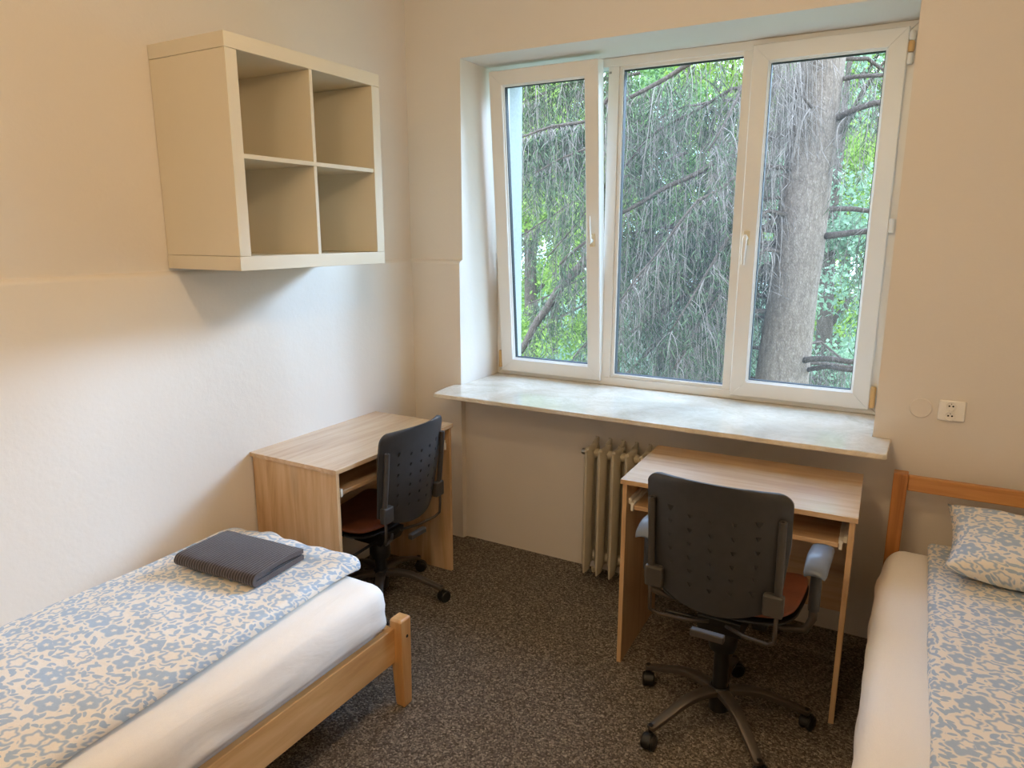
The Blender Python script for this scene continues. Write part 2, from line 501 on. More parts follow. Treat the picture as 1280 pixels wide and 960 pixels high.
# left wall: thicker, ledge-topped lower part
m = MB()
m.prism([(-.3, 0), (.012, 0), (.012, LED - .012), (.004, LED), (-.015, LED + .008), (-.015, RZ), (-.3, RZ)], 'y', RY - .2, .05)
struct(m.build('wall_left', WALL, smooth=True, ang=60))
m = MB(); m.box(RX, RX + .3, RY - .2, 0.0, 0, RZ)
struct(m.build('wall_right', WALL))
m = MB(); m.box(-.3, RX + .3, RY - .2, RY, 0, RZ)
struct(m.build('wall_near', WALL))
# window wall
m = MB()
led = [(0.0, 0), (0.0, LED - .012), (.006, LED), (.03, LED + .01), (.03, RZ), (.46, RZ), (.46, -3.0), (0.06, -3.0), (0.06, 0)]
m.box(-.3, XL, .46, YW, -3.0, RZ + .3, 1); m.prism(led, 'x', -.3, XL)                                                # left pier
m.box(XR, RX + .3, 0, .46, -3.0, RZ); m.box(XR, RX + .3, .46, YW, -3.0, RZ + .3, 1)   # right pier
m.box(XL, XR, .03, .46, ZT, RZ); m.box(XL, XR, .46, YW, ZT, RZ + .3, 1)              # lintel
# apron with a shallow recess that runs out to the right
ap = [(XL, .0), (XL + .008, .030), (XL + .05, .034), (1.33, .034), (2.2, .0), (XR, .0), (XR, YW), (XL, YW)]
m.prism(ap, 'z', -3.0, ZS - .024)
FACADE = mat_plain('facade_plaster', srgb(176, 178, 174), .9, 0, .08, 60, .3)
wf = struct(m.build('wall_far', [WALL, FACADE]))
wf.data.update()
for p_ in wf.data.polygons:
    c_ = p_.center
    if c_.y > YW - .01: p_.material_index = 1

# ------------------------------------------------------------------ window
WY = .395
win = empty('window_1', ((XL + XR) / 2, WY, ZS)); struct(win, 'three-part white plastic window above the marble sill, left sash tilted inwards')
def W(o):   # world-built part -> child of the window empty
    o.parent = win; o.location = o.location - win.location; return o
FX0, FX1, FZ0, FZ1 = XL + .0004, XR - .0004, ZS + .0004, ZT - .0004
m = MB()
m.ring(FX0, FX1, FZ0, FZ1, .045, WY, WY + .07, 0, .003)
m.box(.995, 1.052, WY, WY + .07, FZ0 + .045, FZ1 - .045)
m.box(1.665, 1.735, WY, WY + .07, FZ0 + .045, FZ1 - .045)
W(m.build('window_frame', PVC, bevel=.002))
# middle fixed pane
m = MB(); m.ring(1.052, 1.69, ZS + .044, 2.566, .022, WY + .008, WY + .05, 0, .004)
W(m.build('glazing_bead', PVC))
m = MB(); m.ring(1.070, 1.672, ZS + .062, 2.548, .006, WY + .016, WY + .05)
W(m.build('gasket', GASKET))
m = MB(); m.box(1.072, 1.670, WY + .024, WY + .044, ZS + .064, 2.546)
W(m.build('glass_pane', GLASS))

def sash(x0, x1, z0, z1, tilt, hx, hz, upw, name):
    """sash built in its own frame: origin on the bottom room-side edge"""
    o = MB(); H = z1 - z0; Wd = x1 - x0
    o.ring(0, Wd, 0, H, .076, -.022, .045, 0, .004)
    so = o.build('sash', PVC, None)
    so.location = (x0, WY - .001, z0); W(so)
    so.rotation_euler = (tilt, 0, 0)
    b = MB(); b.ring(.060, Wd - .060, .060, H - .060, .022, -.008, .03, 0, .004); b.build('glazing_bead', PVC, so)
    g = MB(); g.ring(.079, Wd - .079, .079, H - .079, .006, .004, .03); g.build('gasket', GASKET, so)
    g = MB(); g.box(.081, Wd - .081, .010, .028, .081, H - .081); g.build('glass_pane', GLASS, so)
    hb = MB(); xx = hx - x0; zz = hz - z0
    hb.box(xx - .014, xx + .014, -.034, -.022, zz - .034, zz + .034)
    hb.build('handle_base', PVC_CREAM, so, bevel=.003)
    s = 1 if upw else -1
    h = MB()
    h.tube([(xx, -.030, zz), (xx, -.062, zz)], .010, 12)
    h.tube([(xx, -.058, zz - s * .014), (xx, -.064, zz), (xx, -.066, zz + s * .02), (xx - .003, -.066, zz + s * .07), (xx - .004, -.060, zz + s * .125)], [.007, .011, .011, .010, .008], 12)
    h.build('handle', PVC, so, smooth=True)
    return so
TILT = radians(4.9)
sash(.376, 1.005, .937, 2.581, TILT, .968, 1.705, True, 'left')
sash(1.709, 2.340, .937, 2.581, 0, 1.741, 1.715, False, 'right')
def hinge(x, y, z0, z1, mats, two=False):
    b = MB()
    b.lathe([(.009, 0), (.0105, .002), (.0105, (z1 - z0) - .002), (.009, z1 - z0)], 14, (x, y, z0))
    b.box(x - .012, x + .012, y, y + .012, z0 + .006, z1 - .006)
    W(b.build('hinge', mats, smooth=True))
hinge(2.352, WY - .022, .950, 1.05, PVC_OLD)
hinge(.364, WY - .018, .955, 1.055, PVC_OLD)
hinge(2.352, WY - .022, 2.43, 2.475, PVC); hinge(2.352, WY - .022, 2.478, 2.522, PVC_OLD); hinge(2.352, WY - .022, 2.525, 2.56, PVC)
hinge(2.352, WY - .022, 1.74, 1.80, PVC)
b = MB(); b.box(.985, 1.03, WY + .02, WY + .035, 2.525, 2.545); b.box(1.0, 1.012, WY - .004, WY + .02, 2.53, 2.54)
W(b.build('tilt_latch', STEEL))
# stone sill
m = MB()
m.prism([(XL + .001, .46), (XL + .001, -.001), (.300, -.001), (.298, -.085), (.306, -.150), (.317, -.235), (.322, -.249), (.34, -.255), (2.43, -.255), (2.445, -.247), (2.450, -.001), (XR - .001, -.001), (XR - .001, .46)], 'z', ZS - .023, ZS)
W(m.build('window_sill', MARBLE, bevel=.005, seg=3))

# outside sill
# ------------------------------------------------------------------ wall fittings
s = empty('wall_socket', (2.647, 0, 1.056)); tag(s, 'white double wall socket mounted upright above the right headboard', 'socket')
m = MB(); m.box(-.046, .046, -.012, 0, -.041, .041); m.build('cover_plate', SOCKW, s, bevel=.006, seg=3)
for dz in (.0195, -.0195):
    m = MB(); m.lathe([(.0190, .002), (.0190, -.006), (.0162, -.006), (.0155, -.001)], 28, (-.004, -.0120, dz), axis='y')
    r_ = m.build('socket_insert', SOCKW, s, smooth=True)
    h = MB()
    for dx in (-.0065, .0065): h.lathe([(.0034, 0), (.0034, -.0012)], 10, (-.004 + dx, -.0128, dz), axis='y')
    h.lathe([(.0016, 0), (.0016, -.003)], 8, (-.004, -.0128, dz + .009), axis='y')
    h.build('pin_hole', HOLE, r_)
m = MB(); m.lathe([(.0405, .0015), (.0405, -.003), (.037, -.006), (.034, -.0055), (.0, -.0062)], 40, (0, 0, 0), axis='y', cap=False)
c_ = m.build('junction_cover', WALL, None, smooth=True, loc=(2.541, 0, 1.054))
tag(c_, 'round painted-over cover cap in the wall left of the double socket', 'wall cap')

# ------------------------------------------------------------------ pendant lamp (above the frame, lights the room)
LP = Vector((1.73, -1.94, 2.49))
lamp = empty('pendant_lamp', (LP.x, LP.y, RZ)); tag(lamp, 'bare warm bulb hanging on a cord from the middle of the ceiling', 'lamp')
m = MB(); m.lathe([(.05, 0), (.05, -.02), (.015, -.04)], 24, (0, 0, 0)); m.build('ceiling_rose', SOCKW, lamp, smooth=True)
m = MB(); m.tube([(0, 0, -.03), (0, 0, LP.z - RZ + .10)], .0035, 8); m.build('cord', BLACKG, lamp)
m = MB(); m.lathe([(.016, .115), (.021, .10), (.021, .055), (.018, .045)], 20, (0, 0, LP.z - RZ)); m.build('bulb_socket', SOCKW, lamp, smooth=True)
BULB = mat_emit('warm_bulb', (1, .70, .39, 1), 290)
m = MB(); m.lathe([(.012, .046), (.018, .040), (.033, .022), (.042, .0), (.040, -.016), (.030, -.032), (.015, -.041), (.001, -.043)], 24, (0, 0, LP.z - RZ))
m.build('bulb', BULB, lamp, smooth='full')

dome = empty('fill_lamp', (1.73, -3.75, RZ)); tag(dome, 'added round opal fill lamp on the ceiling at the near end of the room', 'lamp')  # added fill light behind the camera, brightens low walls and foreground
m = MB(); m.lathe([(.17, 0), (.17, -.02), (.155, -.022)], 36); m.build('base_ring', SOCKW, dome, smooth=True)
m = MB(); m.lathe([(.155, -.021), (.152, -.05), (.13, -.078), (.08, -.098), (.001, -.105)], 36, cap=False)
m.build('fill_dome', mat_emit('fill_glow', (1, .70, .40, 1), 50), dome, smooth='full')

# ------------------------------------------------------------------ wall cube shelf
S0 = Vector((-.013, -1.477, 1.604)); SW, SH, SD, T, t_ = .79, .79, .403, .05, .016
sh = empty('cube_shelf', (S0.x, S0.y, S0.z)); tag(sh, 'cream white open shelf of four cubes hung on the left wall', 'shelf')
def part(name, x0, x1, y0, y1, z0, z1, mat, par, bev=.0015):
    b = MB(); b.box(x0, x1, y0, y1, z0, z1); return b.build(name, mat, par, bevel=bev)
part('top_board', 0, SD, 0, SW, SH - T, SH, SHELFW, sh)
part('bottom_board', 0, SD, 0, SW, 0, T, SHELFW, sh)
part('side_panel', 0, SD, .001, T, T + .001, SH - T - .001, SHELFW, sh)
part('side_panel', 0, SD, SW - T, SW - .001, T + .001, SH - T - .001, SHELFW, sh)
part('shelf_board', .005, SD - .004, T, SW - T, SH / 2 - t_ / 2, SH / 2 + t_ / 2, SHELFW, sh, .001)
part('divider', .005, SD - .005, SW / 2 - t_ / 2, SW / 2 + t_ / 2, T, SH / 2 - t_ / 2, SHELFW, sh, .001)
part('divider', .005, SD - .005, SW / 2 - t_ / 2, SW / 2 + t_ / 2, SH / 2 + t_ / 2, SH - T, SHELFW, sh, .001)

# ------------------------------------------------------------------ desks
DL, DD, DH = .8407, .5146, .7972
def desk(loc, rz, label):
    r = empty('desk', loc, rz); tag(r, label, 'desk', 'matching oak desks')
    part('desk_top', 0, DL, 0, DD, DH - .019, DH, DESK_X, r, .0012)
    for x0 in (.008, DL - .008 - .018):
        part('side_panel', x0, x0 + .018, .008, DD - .02, 0, DH - .0195, DESK_Z, r, .001)
    part('back_panel', .0265, DL - .0265, DD - .10, DD - .084, .235, DH - .0195, DESK_X, r, .001)
    tr = part('keyboard_tray', .052, DL - .052, .022, .37, .672, .690, DESK_X, r, .002)
    for sgn, xa in ((1, .027), (-1, DL - .027)):
        b = MB()
        xs = sorted((xa, xa + sgn * .012))
        b.box(xs[0], xs[1], .03, .38, .690, .712)
        xs = sorted((xa + sgn * .012, xa + sgn * .027))
        b.box(xs[0], xs[1], .018, .36, .690, .700)
        xs = sorted((xa + sgn * .014, xa + sgn * .0245))
        b.box(xs[0], xs[1], .016, .05, .668, .702)
        b.build('slide_rail', WPLAST, tr, bevel=.001)
    return r
# left desk: its front looks to +x, so local +y points to the left wall
desk((.5146, -1.1937, 0), radians(90), 'oak laminate desk along the left wall beyond the foot of the bed')
desk((1.5467, -.7129, 0), .0327, 'oak laminate desk below the window sill in front of the radiator')

# ------------------------------------------------------------------ radiator
rad = empty('radiator', (1.17, -.10, 0)); tag(rad, 'grey-beige ribbed cast iron radiator under the window sill', 'radiator')
P_ = .0685
def rad_section(i):
    b = MB(); x = i * P_
    z0, z1 = .085, .728
    # front and back fins: flat columns with slanting ends
    for (ya, yb, sgn) in ((-.068, -.052, -1), (.052, .066, 1)):
        pass
    # side profile of one section (y,z), pushed thin along x: web between the columns with slots
    t = .0045
    prof_f = [(-.078, z0 - .006), (-.078, z1 - .012), (-.066, z1 - .002), (-.020, z1 - .020), (-.020, z0 + .03), (-.06, z0 + .012)]
    # two flattened columns, sharp towards the room / the wall
    for (ys, ws, zb, zt) in (((-.080, -.072, -.050, -.030, -.016), (.0055, .011, .0235, .0235, .010), z0 - .006, z1 - .014), ((.014, .028, .048, .062, .068), (.010, .0225, .0225, .010, .005), z0, z1 - .01)):
        out = [(x - w_, y_) for y_, w_ in zip(ys, ws)] + [(x + w_, y_) for y_, w_ in zip(reversed(ys), reversed(ws))]
        vs = []; n = len(out)
        for zz, kx in ((zb, .5), (zb + .05, 1.0), (zt - .05, 1.0), (zt, .55)):
            vs += [(x + (px - x) * kx, py, zz + (0 if kx == 1.0 else (py + .03) * (.22 if zz < .3 else .12))) for px, py in out]
        fs = [(i * n + k, i * n + (k + 1) % n, (i + 1) * n + (k + 1) % n, (i + 1) * n + k) for i in range(3) for k in range(n)]
        fs += [tuple(range(n - 1, -1, -1)), tuple(range(3 * n, 4 * n))]
        b.add(vs, fs)
    b.prism([(.040, z0), (.050, z1 - .02), (.052, z1 + .022), (.066, z1 + .012), (.066, z0)], 'x', x - t * 1.6, x + t * 1.6)
    b.prism([(-.06, z0), (-.06, z0 + .055), (-.02, z0 + .035), (.03, z0 + .035), (.06, z0 + .055), (.06, z0 + .01), (.0, z0 + .01)], 'x', x - t, x + t)
    # top saddle, dipping between the front crest and the rear tip
    b.tube([(x, -.066, z1 - .016), (x, -.035, z1 - .022), (x, .0, z1 - .034), (x, .035, z1 - .016), (x, .060, z1 + .014)], [.008, .017, .021, .017, .006], 10)
    # hubs joining to the next section
    for zc in (z1 - .05, z0 + .055):
        b.lathe([(.021, -P_ / 2), (.024, -P_ / 2 + .006), (.024, P_ / 2 - .006), (.021, P_ / 2)], 16, (x, 0, zc), axis='x')
    return b.build('section', RADP, rad, smooth=True)
for i in range(12): rad_section(i)
b = MB(); b.lathe([(.014, -.055), (.017, -.05), (.017, -.036), (.012, -.034), (.012, -.03)], 8, (0, 0, .678), axis='x'); b.build('plug', STEEL, rad, smooth=True)
for x in (.6 * P_, 10.4 * P_):
    b = MB(); b.tube([(x, .098, .06), (x, .0, .07), (x, -.05, .078), (x, -.054, .10)], .009, 8)
    b.build('wall_bracket', RADP, rad)
b = MB(); b.tube([(11 * P_ + .03, 0, .14), (11 * P_ + .10, 0, .14), (11 * P_ + .115, .0, .12), (11 * P_ + .115, 0, 0.0)], .011, 10)
b.build('pipe', RADP, rad, smooth=True)

# ------------------------------------------------------------------ swivel chairs
import bmesh
def dented_plate():
    """curved black back shell with five by six small triangular dents"""
    NX, NZ = 36, 34
    W2, Z0, Z1 = .226, .0, .458
    def half(z):
        u = z / Z1
        # narrower towards the bottom, rounded top corners
        w = W2 * (.90 + .10 * min(1, u / .55))
        if u > .86: w = min(w, W2 - .045 + sqrt(max(0, .045 ** 2 - (max(0, z - (Z1 - .045))) ** 2)))
        return w
    def bottom(x):   # arc bottom edge
        a = abs(x) / W2
        return .075 * a ** 2.3
    def pos(a, v, back):
        zz = None
        w_top = half(Z1 * v)
        x = a * w_top
        z = bottom(x) * (1 - v) + Z1 * v
        # topmost edge: slight crown
        z -= .010 * a * a * v
        y = .055 * (a * a) - .028 * (v - .35) - .030 * max(0, v - .75) ** 2 * 4 + .018 * (1 - v) ** 2
        y += 0.0085 if not back else 0.0
        return Vector((x, y, z))
    mb = MB()
    vs = [(-cos(pi * i / NX)) for i in range(NX + 1)]
    A = [2 * i / NX - 1 for i in range(NX + 1)]
    V = []
    for j in range(NZ + 1):
        V.append(1 - (1 - j / NZ) ** 1.5 if j > NZ * .5 else j / NZ * (1 - .5 ** 1.5) / .5)
    def idx(i, j, b): return (b * (NZ + 1) + j) * (NX + 1) + i
    verts = []
    for b in (1, 0):
        for j in range(NZ + 1):
            for i in range(NX + 1): verts.append(pos(A[i], V[j], b == 1))
    fs = []
    for j in range(NZ):
        for i in range(NX):
            fs.append((idx(i, j, 0), idx(i + 1, j, 0), idx(i + 1, j + 1, 0), idx(i, j + 1, 0)))
            fs.append((idx(i, j, 1), idx(i, j + 1, 1), idx(i + 1, j + 1, 1), idx(i + 1, j, 1)))
    for i in range(NX):
        fs.append((idx(i, 0, 0), idx(i, 0, 1), idx(i + 1, 0, 1), idx(i + 1, 0, 0)))
        fs.append((idx(i, NZ, 0), idx(i + 1, NZ, 0), idx(i + 1, NZ, 1), idx(i, NZ, 1)))
    for j in range(NZ):
        fs.append((idx(0, j, 0), idx(0, j + 1, 0), idx(0, j + 1, 1), idx(0, j, 1)))
        fs.append((idx(NX, j, 0), idx(NX, j, 1), idx(NX, j + 1, 1), idx(NX, j + 1, 0)))
    mb.add(verts, fs)
    # dents as a boolean cutter
    ct = MB()
    for r in range(6):
        for c in range(5):
            x = -.138 + .069 * c
            z = .105 + .0485 * r - .016 * (1 - (abs(c - 2) / 2) ** 2)
            a = x / half(.25); v = min(1, max(0, z / Z1))
            p = pos(a, v, True)
            big = (r in (0, 5) and c in (0, 4))
            w = .0125 if big else .0088
            tri = [(p.x - w, z + w * .55), (p.x + w, z + w * .55), (p.x + w * .25, z - w * .9), (p.x - w * .25, z - w * .9)]
            ct.prism(tri, 'y', p.y - .02, p.y + .0055)
    return mb, ct, pos

_plate_mesh = None
def back_plate(parent, loc):
    global _plate_mesh
    if _plate_mesh is None:
        mb, ct, pos = dented_plate()
        a = mb.build('backrest', BLACKP, None)
        c = ct.build('cutter', BLACKP, None)
        md = a.modifiers.new('cut', 'BOOLEAN'); md.operation = 'DIFFERENCE'; md.object = c; md.solver = 'EXACT'
        bpy.context.view_layer.update()
        dg = bpy.context.evaluated_depsgraph_get()
        me = bpy.data.meshes.new_from_object(a.evaluated_get(dg))
        me.shade_smooth(); me.set_sharp_from_angle(angle=radians(40))
        for o in (a, c): bpy.data.objects.remove(o)
        me.name = 'backrest'
        _plate_mesh = (me, pos)
    o = bpy.data.objects.new('backrest', _plate_mesh[0]); COL.objects.link(o)
    o.parent = parent; o.location = loc
    return o

def office_chair(loc, rz, base_rz, dz, arms, label, back_dy=0.0):
    r = empty('swivel_chair', loc, rz); tag(r, label, 'office chair', 'black swivel chairs')
    pos = None
    # ---- star base (turned against the seat)
    br = base_rz - rz
    hub = MB()
    hub.lathe([(.026, .048), (.034, .052), (.036, .085), (.040, .10), (.040, .138), (.032, .146)], 24)
    hb = hub.build('hub', BLACKG, r, smooth=True)
    for k in range(5):
        a = br + k * 2 * pi / 5
        d = Vector((cos(a), sin(a), 0)); sd = Vector((-sin(a), cos(a), 0))
        arm = MB(); N = 10; rings = []
        for i in range(N + 1):
            u = i / N
            rr = .030 + .272 * u
            zc = .128 + .010 * sin(pi * min(1, u * 1.4)) - .056 * u ** 2.2
            w = .0245 - .0075 * u; h = .015 - .004 * u
            ring = []
            for q in range(12):
                th = 2 * pi * q / 12
                cx = cos(th); cz = sin(th)
                cx = math.copysign(abs(cx) ** .6, cx); cz = math.copysign(abs(cz) ** .6, cz)
                ring.append(d * rr + sd * (w * cx) + Vector((0, 0, zc + h * cz)))
            rings.append(ring)
        e = d * .314
        rings.append([e + sd * (.010 * cos(2 * pi * q / 12)) + d * .0 + Vector((0, 0, .078 + .007 * sin(2 * pi * q / 12))) for q in range(12)])
        vs = [q for g in rings for q in g]; n = 12
        fs = [(i * n + q, i * n + (q + 1) % n, (i + 1) * n + (q + 1) % n, (i + 1) * n + q) for i in range(len(rings) - 1) for q in range(n)]
        fs += [tuple(range(n - 1, -1, -1)), tuple(range((len(rings) - 1) * n, len(rings) * n))]
        arm.add(vs, fs)
        arm.build('base_arm', DARKMET, r, smooth=True)
        # castor: hood, stem and two wheels
        ca = a + (0.9, -1.1, 2.2, .5, 1.7)[k]
        cd = Vector((cos(ca), sin(ca), 0)); cs = Vector((-sin(ca), cos(ca), 0))
        P0 = d * .304
        M = Matrix(((cs.x, cd.x, 0, P0.x + cd.x * .012), (cs.y, cd.y, 0, P0.y + cd.y * .012), (0, 0, 1, .0275), (0, 0, 0, 1)))
        cm = MB()
        cm.tube([P0 + Vector((0, 0, .045)), P0 + Vector((0, 0, .085))], .009, 10)
        # hood shell
        pts = []
        for q in range(13):
            th = radians(-20) + radians(200) * q / 12
            pts.append((.031 * cos(th), .031 * sin(th)))
        inner = [(.0275 * cos(radians(-20) + radians(200) * q / 12), .0275 * sin(radians(-20) + radians(200) * q / 12)) for q in range(12, -1, -1)]
        cm.prism(pts + inner, 'x', -.012, .012, 0, M)
        co_ = cm.build('castor', BLACKG, r, smooth=True)
        for sx_ in (-1, 1):
            wm = MB()
            x0 = sx_ * .006
            prof = [(.010, 0), (.024, 0), (.0275, .003), (.0275, .012), (.024, .016), (.012, .018), (.001, .018)]
            vs = []; nn = 22
            for rr, hh in prof:
                for q in range(nn):
                    th = 2 * pi * q / nn
                    vs.append(tuple(M @ Vector((x0 + sx_ * hh, rr * cos(th), rr * sin(th)))))
            fs = [(i * nn + q, i * nn + (q + 1) % nn, (i + 1) * nn + (q + 1) % nn, (i + 1) * nn + q) for i in range(len(prof) - 1) for q in range(nn)]
            fs += [tuple(range(nn)), tuple(range((len(prof) - 1) * nn, len(prof) * nn))]
            wm.add(vs, fs); wm.build('wheel', BLACKG, co_, smooth=True)
    # ---- column
    col_ = MB()
    col_.lathe([(.027, .10), (.027, .30 + dz)], 24)
    col_.lathe([(.046, .295 + dz), (.050, .31 + dz), (.050, .345 + dz), (.038, .37 + dz), (.03, .392 + dz)], 28)
    col_.build('gas_column', BLACKG, r, smooth=True)
    # ---- mechanism box under the seat with lever and knob
    me_ = MB()
    me_.prism([(-.09, .420 + dz), (-.07, .385 + dz), (.09, .385 + dz), (.13, .430 + dz), (.13, .448 + dz), (-.09, .448 + dz)], 'x', -.075, .075)
    me_.tube([(0, -.04, .410 + dz), (-.24 if not arms else -.2, -.05, .405 + dz)], .007, 8)
    me_.build('seat_mechanism', BLACKG, r, bevel=.006, seg=2)
    kb = MB(); kb.lathe([(.020, 0), (.026, .006), (.026, .04), (.02, .05)], 18, (.085, .06, .393 + dz), axis='x'); kb.build('knob', BLACKG, r, smooth=True)
    # ---- seat
    def seat_warp(p):
        u = (p.x / .243); v = (p.y - .14) / .19
        z = p.z + .034 * u * u - .030 * max(0, v - .45) ** 2 * 3 - .010 * max(0, -v) ** 2
        k = 1 - .10 * max(0, v) ** 2 - .06 * max(0, -v) ** 2
        return Vector((p.x * k, p.y * (1 - .06 * u * u), z))
    s0 = soft_box((-.240, -.060, .466 + dz), (.240, .315, .502 + dz), (.07, .07, .018), (10, 10, 1), None, seat_warp)
    s0.build('seat_cushion', LEATHER, r, smooth='full')
    s1 = soft_box((-.244, -.065, .448 + dz), (.244, .319, .466 + dz), (.07, .07, .008), (10, 10, 1), None, seat_warp)
    s1.build('seat_shell', BLACKG, r, smooth='full')
    # ---- back shell with its two bars
    BZ = .535 + dz; BY = -.255 + back_dy
    back_plate(r, (0, BY, BZ))
    ps = _plate_mesh[1]
    for sx_ in (-1, 1):
        x = sx_ * .203
        bar = MB()
        pts = []
        for v in (.18, .3, .45, .6, .72, .80):
            q = ps(sx_ * .90, v, True)
            pts.append((x, BY + q.y - .013, BZ + v * .458))
        bar.tube(pts, .0125, 8, sx=.9, sy=1.0, ref=(0, 1, 0))
        bo = bar.build('back_bar', BARGREY, r, smooth=True, ang=50)
        hm = MB(); q = ps(sx_ * .9, .80, True)
        hm.lathe([(.004, 0), (.004, .0012)], 10, (x, BY + q.y - .013, BZ + .80 * .458))
        hm.build('bar_hole', HOLE, bo)
        bk = MB(); q = ps(sx_ * .85, .2, True)
        bk.box(x - .031 - sx_ * .012, x + .031 - sx_ * .012, BY + q.y - .028, BY + q.y + .004, BZ + .045, BZ + .118)
        bk.build('bar_bracket', BARGREY, r, bevel=.007, seg=2)
        fr = MB(); y0 = BY + q.y - .014
        fr.tube([(x, y0, BZ + .10), (x, y0, BZ + .00), (x, y0 + .004, BZ - .045), (x - sx_ * .02, y0 + .02, BZ - .066), (x - sx_ * .10, y0 + .055, BZ - .082), (sx_ * .03, y0 + .11, BZ - .095)], .0065, 10)
        fr.build('back_frame', DARKMET, r, smooth='full')
    cbx = MB(); cbx.box(-.055, .055, BY + .015, BY + .04, BZ - .085, BZ - .060); cbx.build('tilt_box', BARGREY, r, bevel=.004)
    # ---- armrests
    if arms:
        for sx_ in (-1, 1):
            x = sx_ * .284
            ar = MB()
            ar.tube([(sx_ * .10, .02, .438 + dz), (sx_ * .20, .0, .434 + dz), (sx_ * .266, -.01, .455 + dz), (x, -.012, .50 + dz), (x, -.012, .66 + dz)], [.011, .012, .013, .014, .013], 12)
            ao = ar.build('arm_post', DARKMET, r, smooth='full')
            sl = MB(); sl.lathe([(.017, .53 + dz), (.0185, .54 + dz), (.0175, .675 + dz), (.012, .69 + dz)], 16, (x, -.012, 0)); sl.build('arm_sleeve', BLACKP, ao, smooth=True)
            cp = MB(); rings = []; N = 14; n = 16
            for i in range(N + 1):
                u = i / N; y = -.075 + .195 * u
                zc = .712 + dz - .030 * max(0, .42 - u) ** 1.7 * 4.4 - .010 * max(0, u - .75) ** 2 * 16
                w = .038 * (1 - .16 * abs(u - .45)); h = .010
                if i in (0, N): w *= .86; h = .004
                ring = []
                for k in range(n):
                    th = 2 * pi * k / n; cx, cz = cos(th), sin(th)
                    cx = math.copysign(abs(cx) ** .55, cx); cz = math.copysign(abs(cz) ** .8, cz)
                    ring.append((x + w * cx, y, zc + h * cz - .012 * abs(cx) ** 3 * (1 if cz < .2 else .5)))
                rings.append(ring)
            vs = [q for g in rings for q in g]
            fs = [(i * n + k, i * n + (k + 1) % n, (i + 1) * n + (k + 1) % n, (i + 1) * n + k) for i in range(N) for k in range(n)]
            fs += [tuple(range(n - 1, -1, -1)), tuple(range(N * n, N * n + n))]
            cp.add(vs, fs)
            tag(cp.build('armrest', ARMG, r, smooth='full'), 'blue-grey armrest pad')
    return r
office_chair((2.008, -.862, 0), radians(-1.5), radians(20), 0.0, True, 'black swivel chair with blue-grey armrests at the desk below the window')
office_chair((.36, -.765, 0), radians(90), radians(19), -.082, False, 'black swivel chair without armrests pushed into the desk by the left wall')

# ------------------------------------------------------------------ left bed
def recentre(o):
    n = len(o.data.vertices); c = Vector((0, 0, 0))
    lo = Vector([min(v.co[i] for v in o.data.vertices) for i in range(3)]); hi = Vector([max(v.co[i] for v in o.data.vertices) for i in range(3)])
    c = (lo + hi) / 2; c.z = lo.z
    o.data.transform(Matrix.Translation(-c)); o.location = c
bed = empty('bed_frame', (.49, -2.4, 0)); tag(bed, 'pine bed frame with tapered legs along the left wall', 'bed')
BO = Vector((-.49, 2.4, 0))
def bp(name, x0, x1, y0, y1, z0, z1, mat, par=bed, bev=.003, O=BO):
    b = MB(); b.box(x0 + O.x, x1 + O.x, y0 + O.y, y1 + O.y, z0, z1); return b.build(name, mat, par, bevel=bev, seg=2)
Y0B, Y1B = -3.42, -1.38
bp('side_rail', .918, .944, Y0B, Y1B, .185, .322, PINE_Y)
bp('side_rail', .035, .061, Y0B, Y1B, .185, .322, PINE_Y)
bp('end_rail', .061, .918, -1.400, -1.374, .195, .322, PINE_X)
bp('end_rail', .061, .918, -3.42, -3.394, .195, .322, PINE_X)
def bed_leg(x, y, sx_):
    b = MB()
    # post above tapers into the leg below
    xo, yo = x + BO.x, y + BO.y
    secs = [(0.0, .019, .021), (.012, .021, .023), (.20, .026, .028), (.35, .027, .029), (.358, .023, .025)]
    vs = []
    for z, hx, hy in secs:
        kx = 0 if z > .2 else (.2 - z) * .03 * -sx_
        for (ax, ay) in ((-1, -1), (1, -1), (1, 1), (-1, 1)): vs.append((xo + ax * hx + kx * -1, yo + ay * hy, z))
    fs = [(i * 4 + k, i * 4 + (k + 1) % 4, (i + 1) * 4 + (k + 1) % 4, (i + 1) * 4 + k) for i in range(len(secs) - 1) for k in range(4)]
    fs += [(3, 2, 1, 0), tuple(range((len(secs) - 1) * 4, len(secs) * 4))]
    b.add(vs, fs); l = b.build('leg', PINE_Z, bed, bevel=.004, seg=2)
    h = MB(); h.lathe([(.006, 0), (.006, .0015)], 12, (xo + sx_ * .0262, yo + .004, .285), axis='x'); h.build('bolt_hole', HOLE, l)
bed_leg(.950, -1.352, 1); bed_leg(.050, -1.352, -1); bed_leg(.950, -3.44, 1); bed_leg(.050, -3.44, -1)
for k in range(14):
    y = -1.45 - k * .145
    bp('slat', .062, .917, y - .035, y + .035, .215, .233, PINE_X, bev=.002)

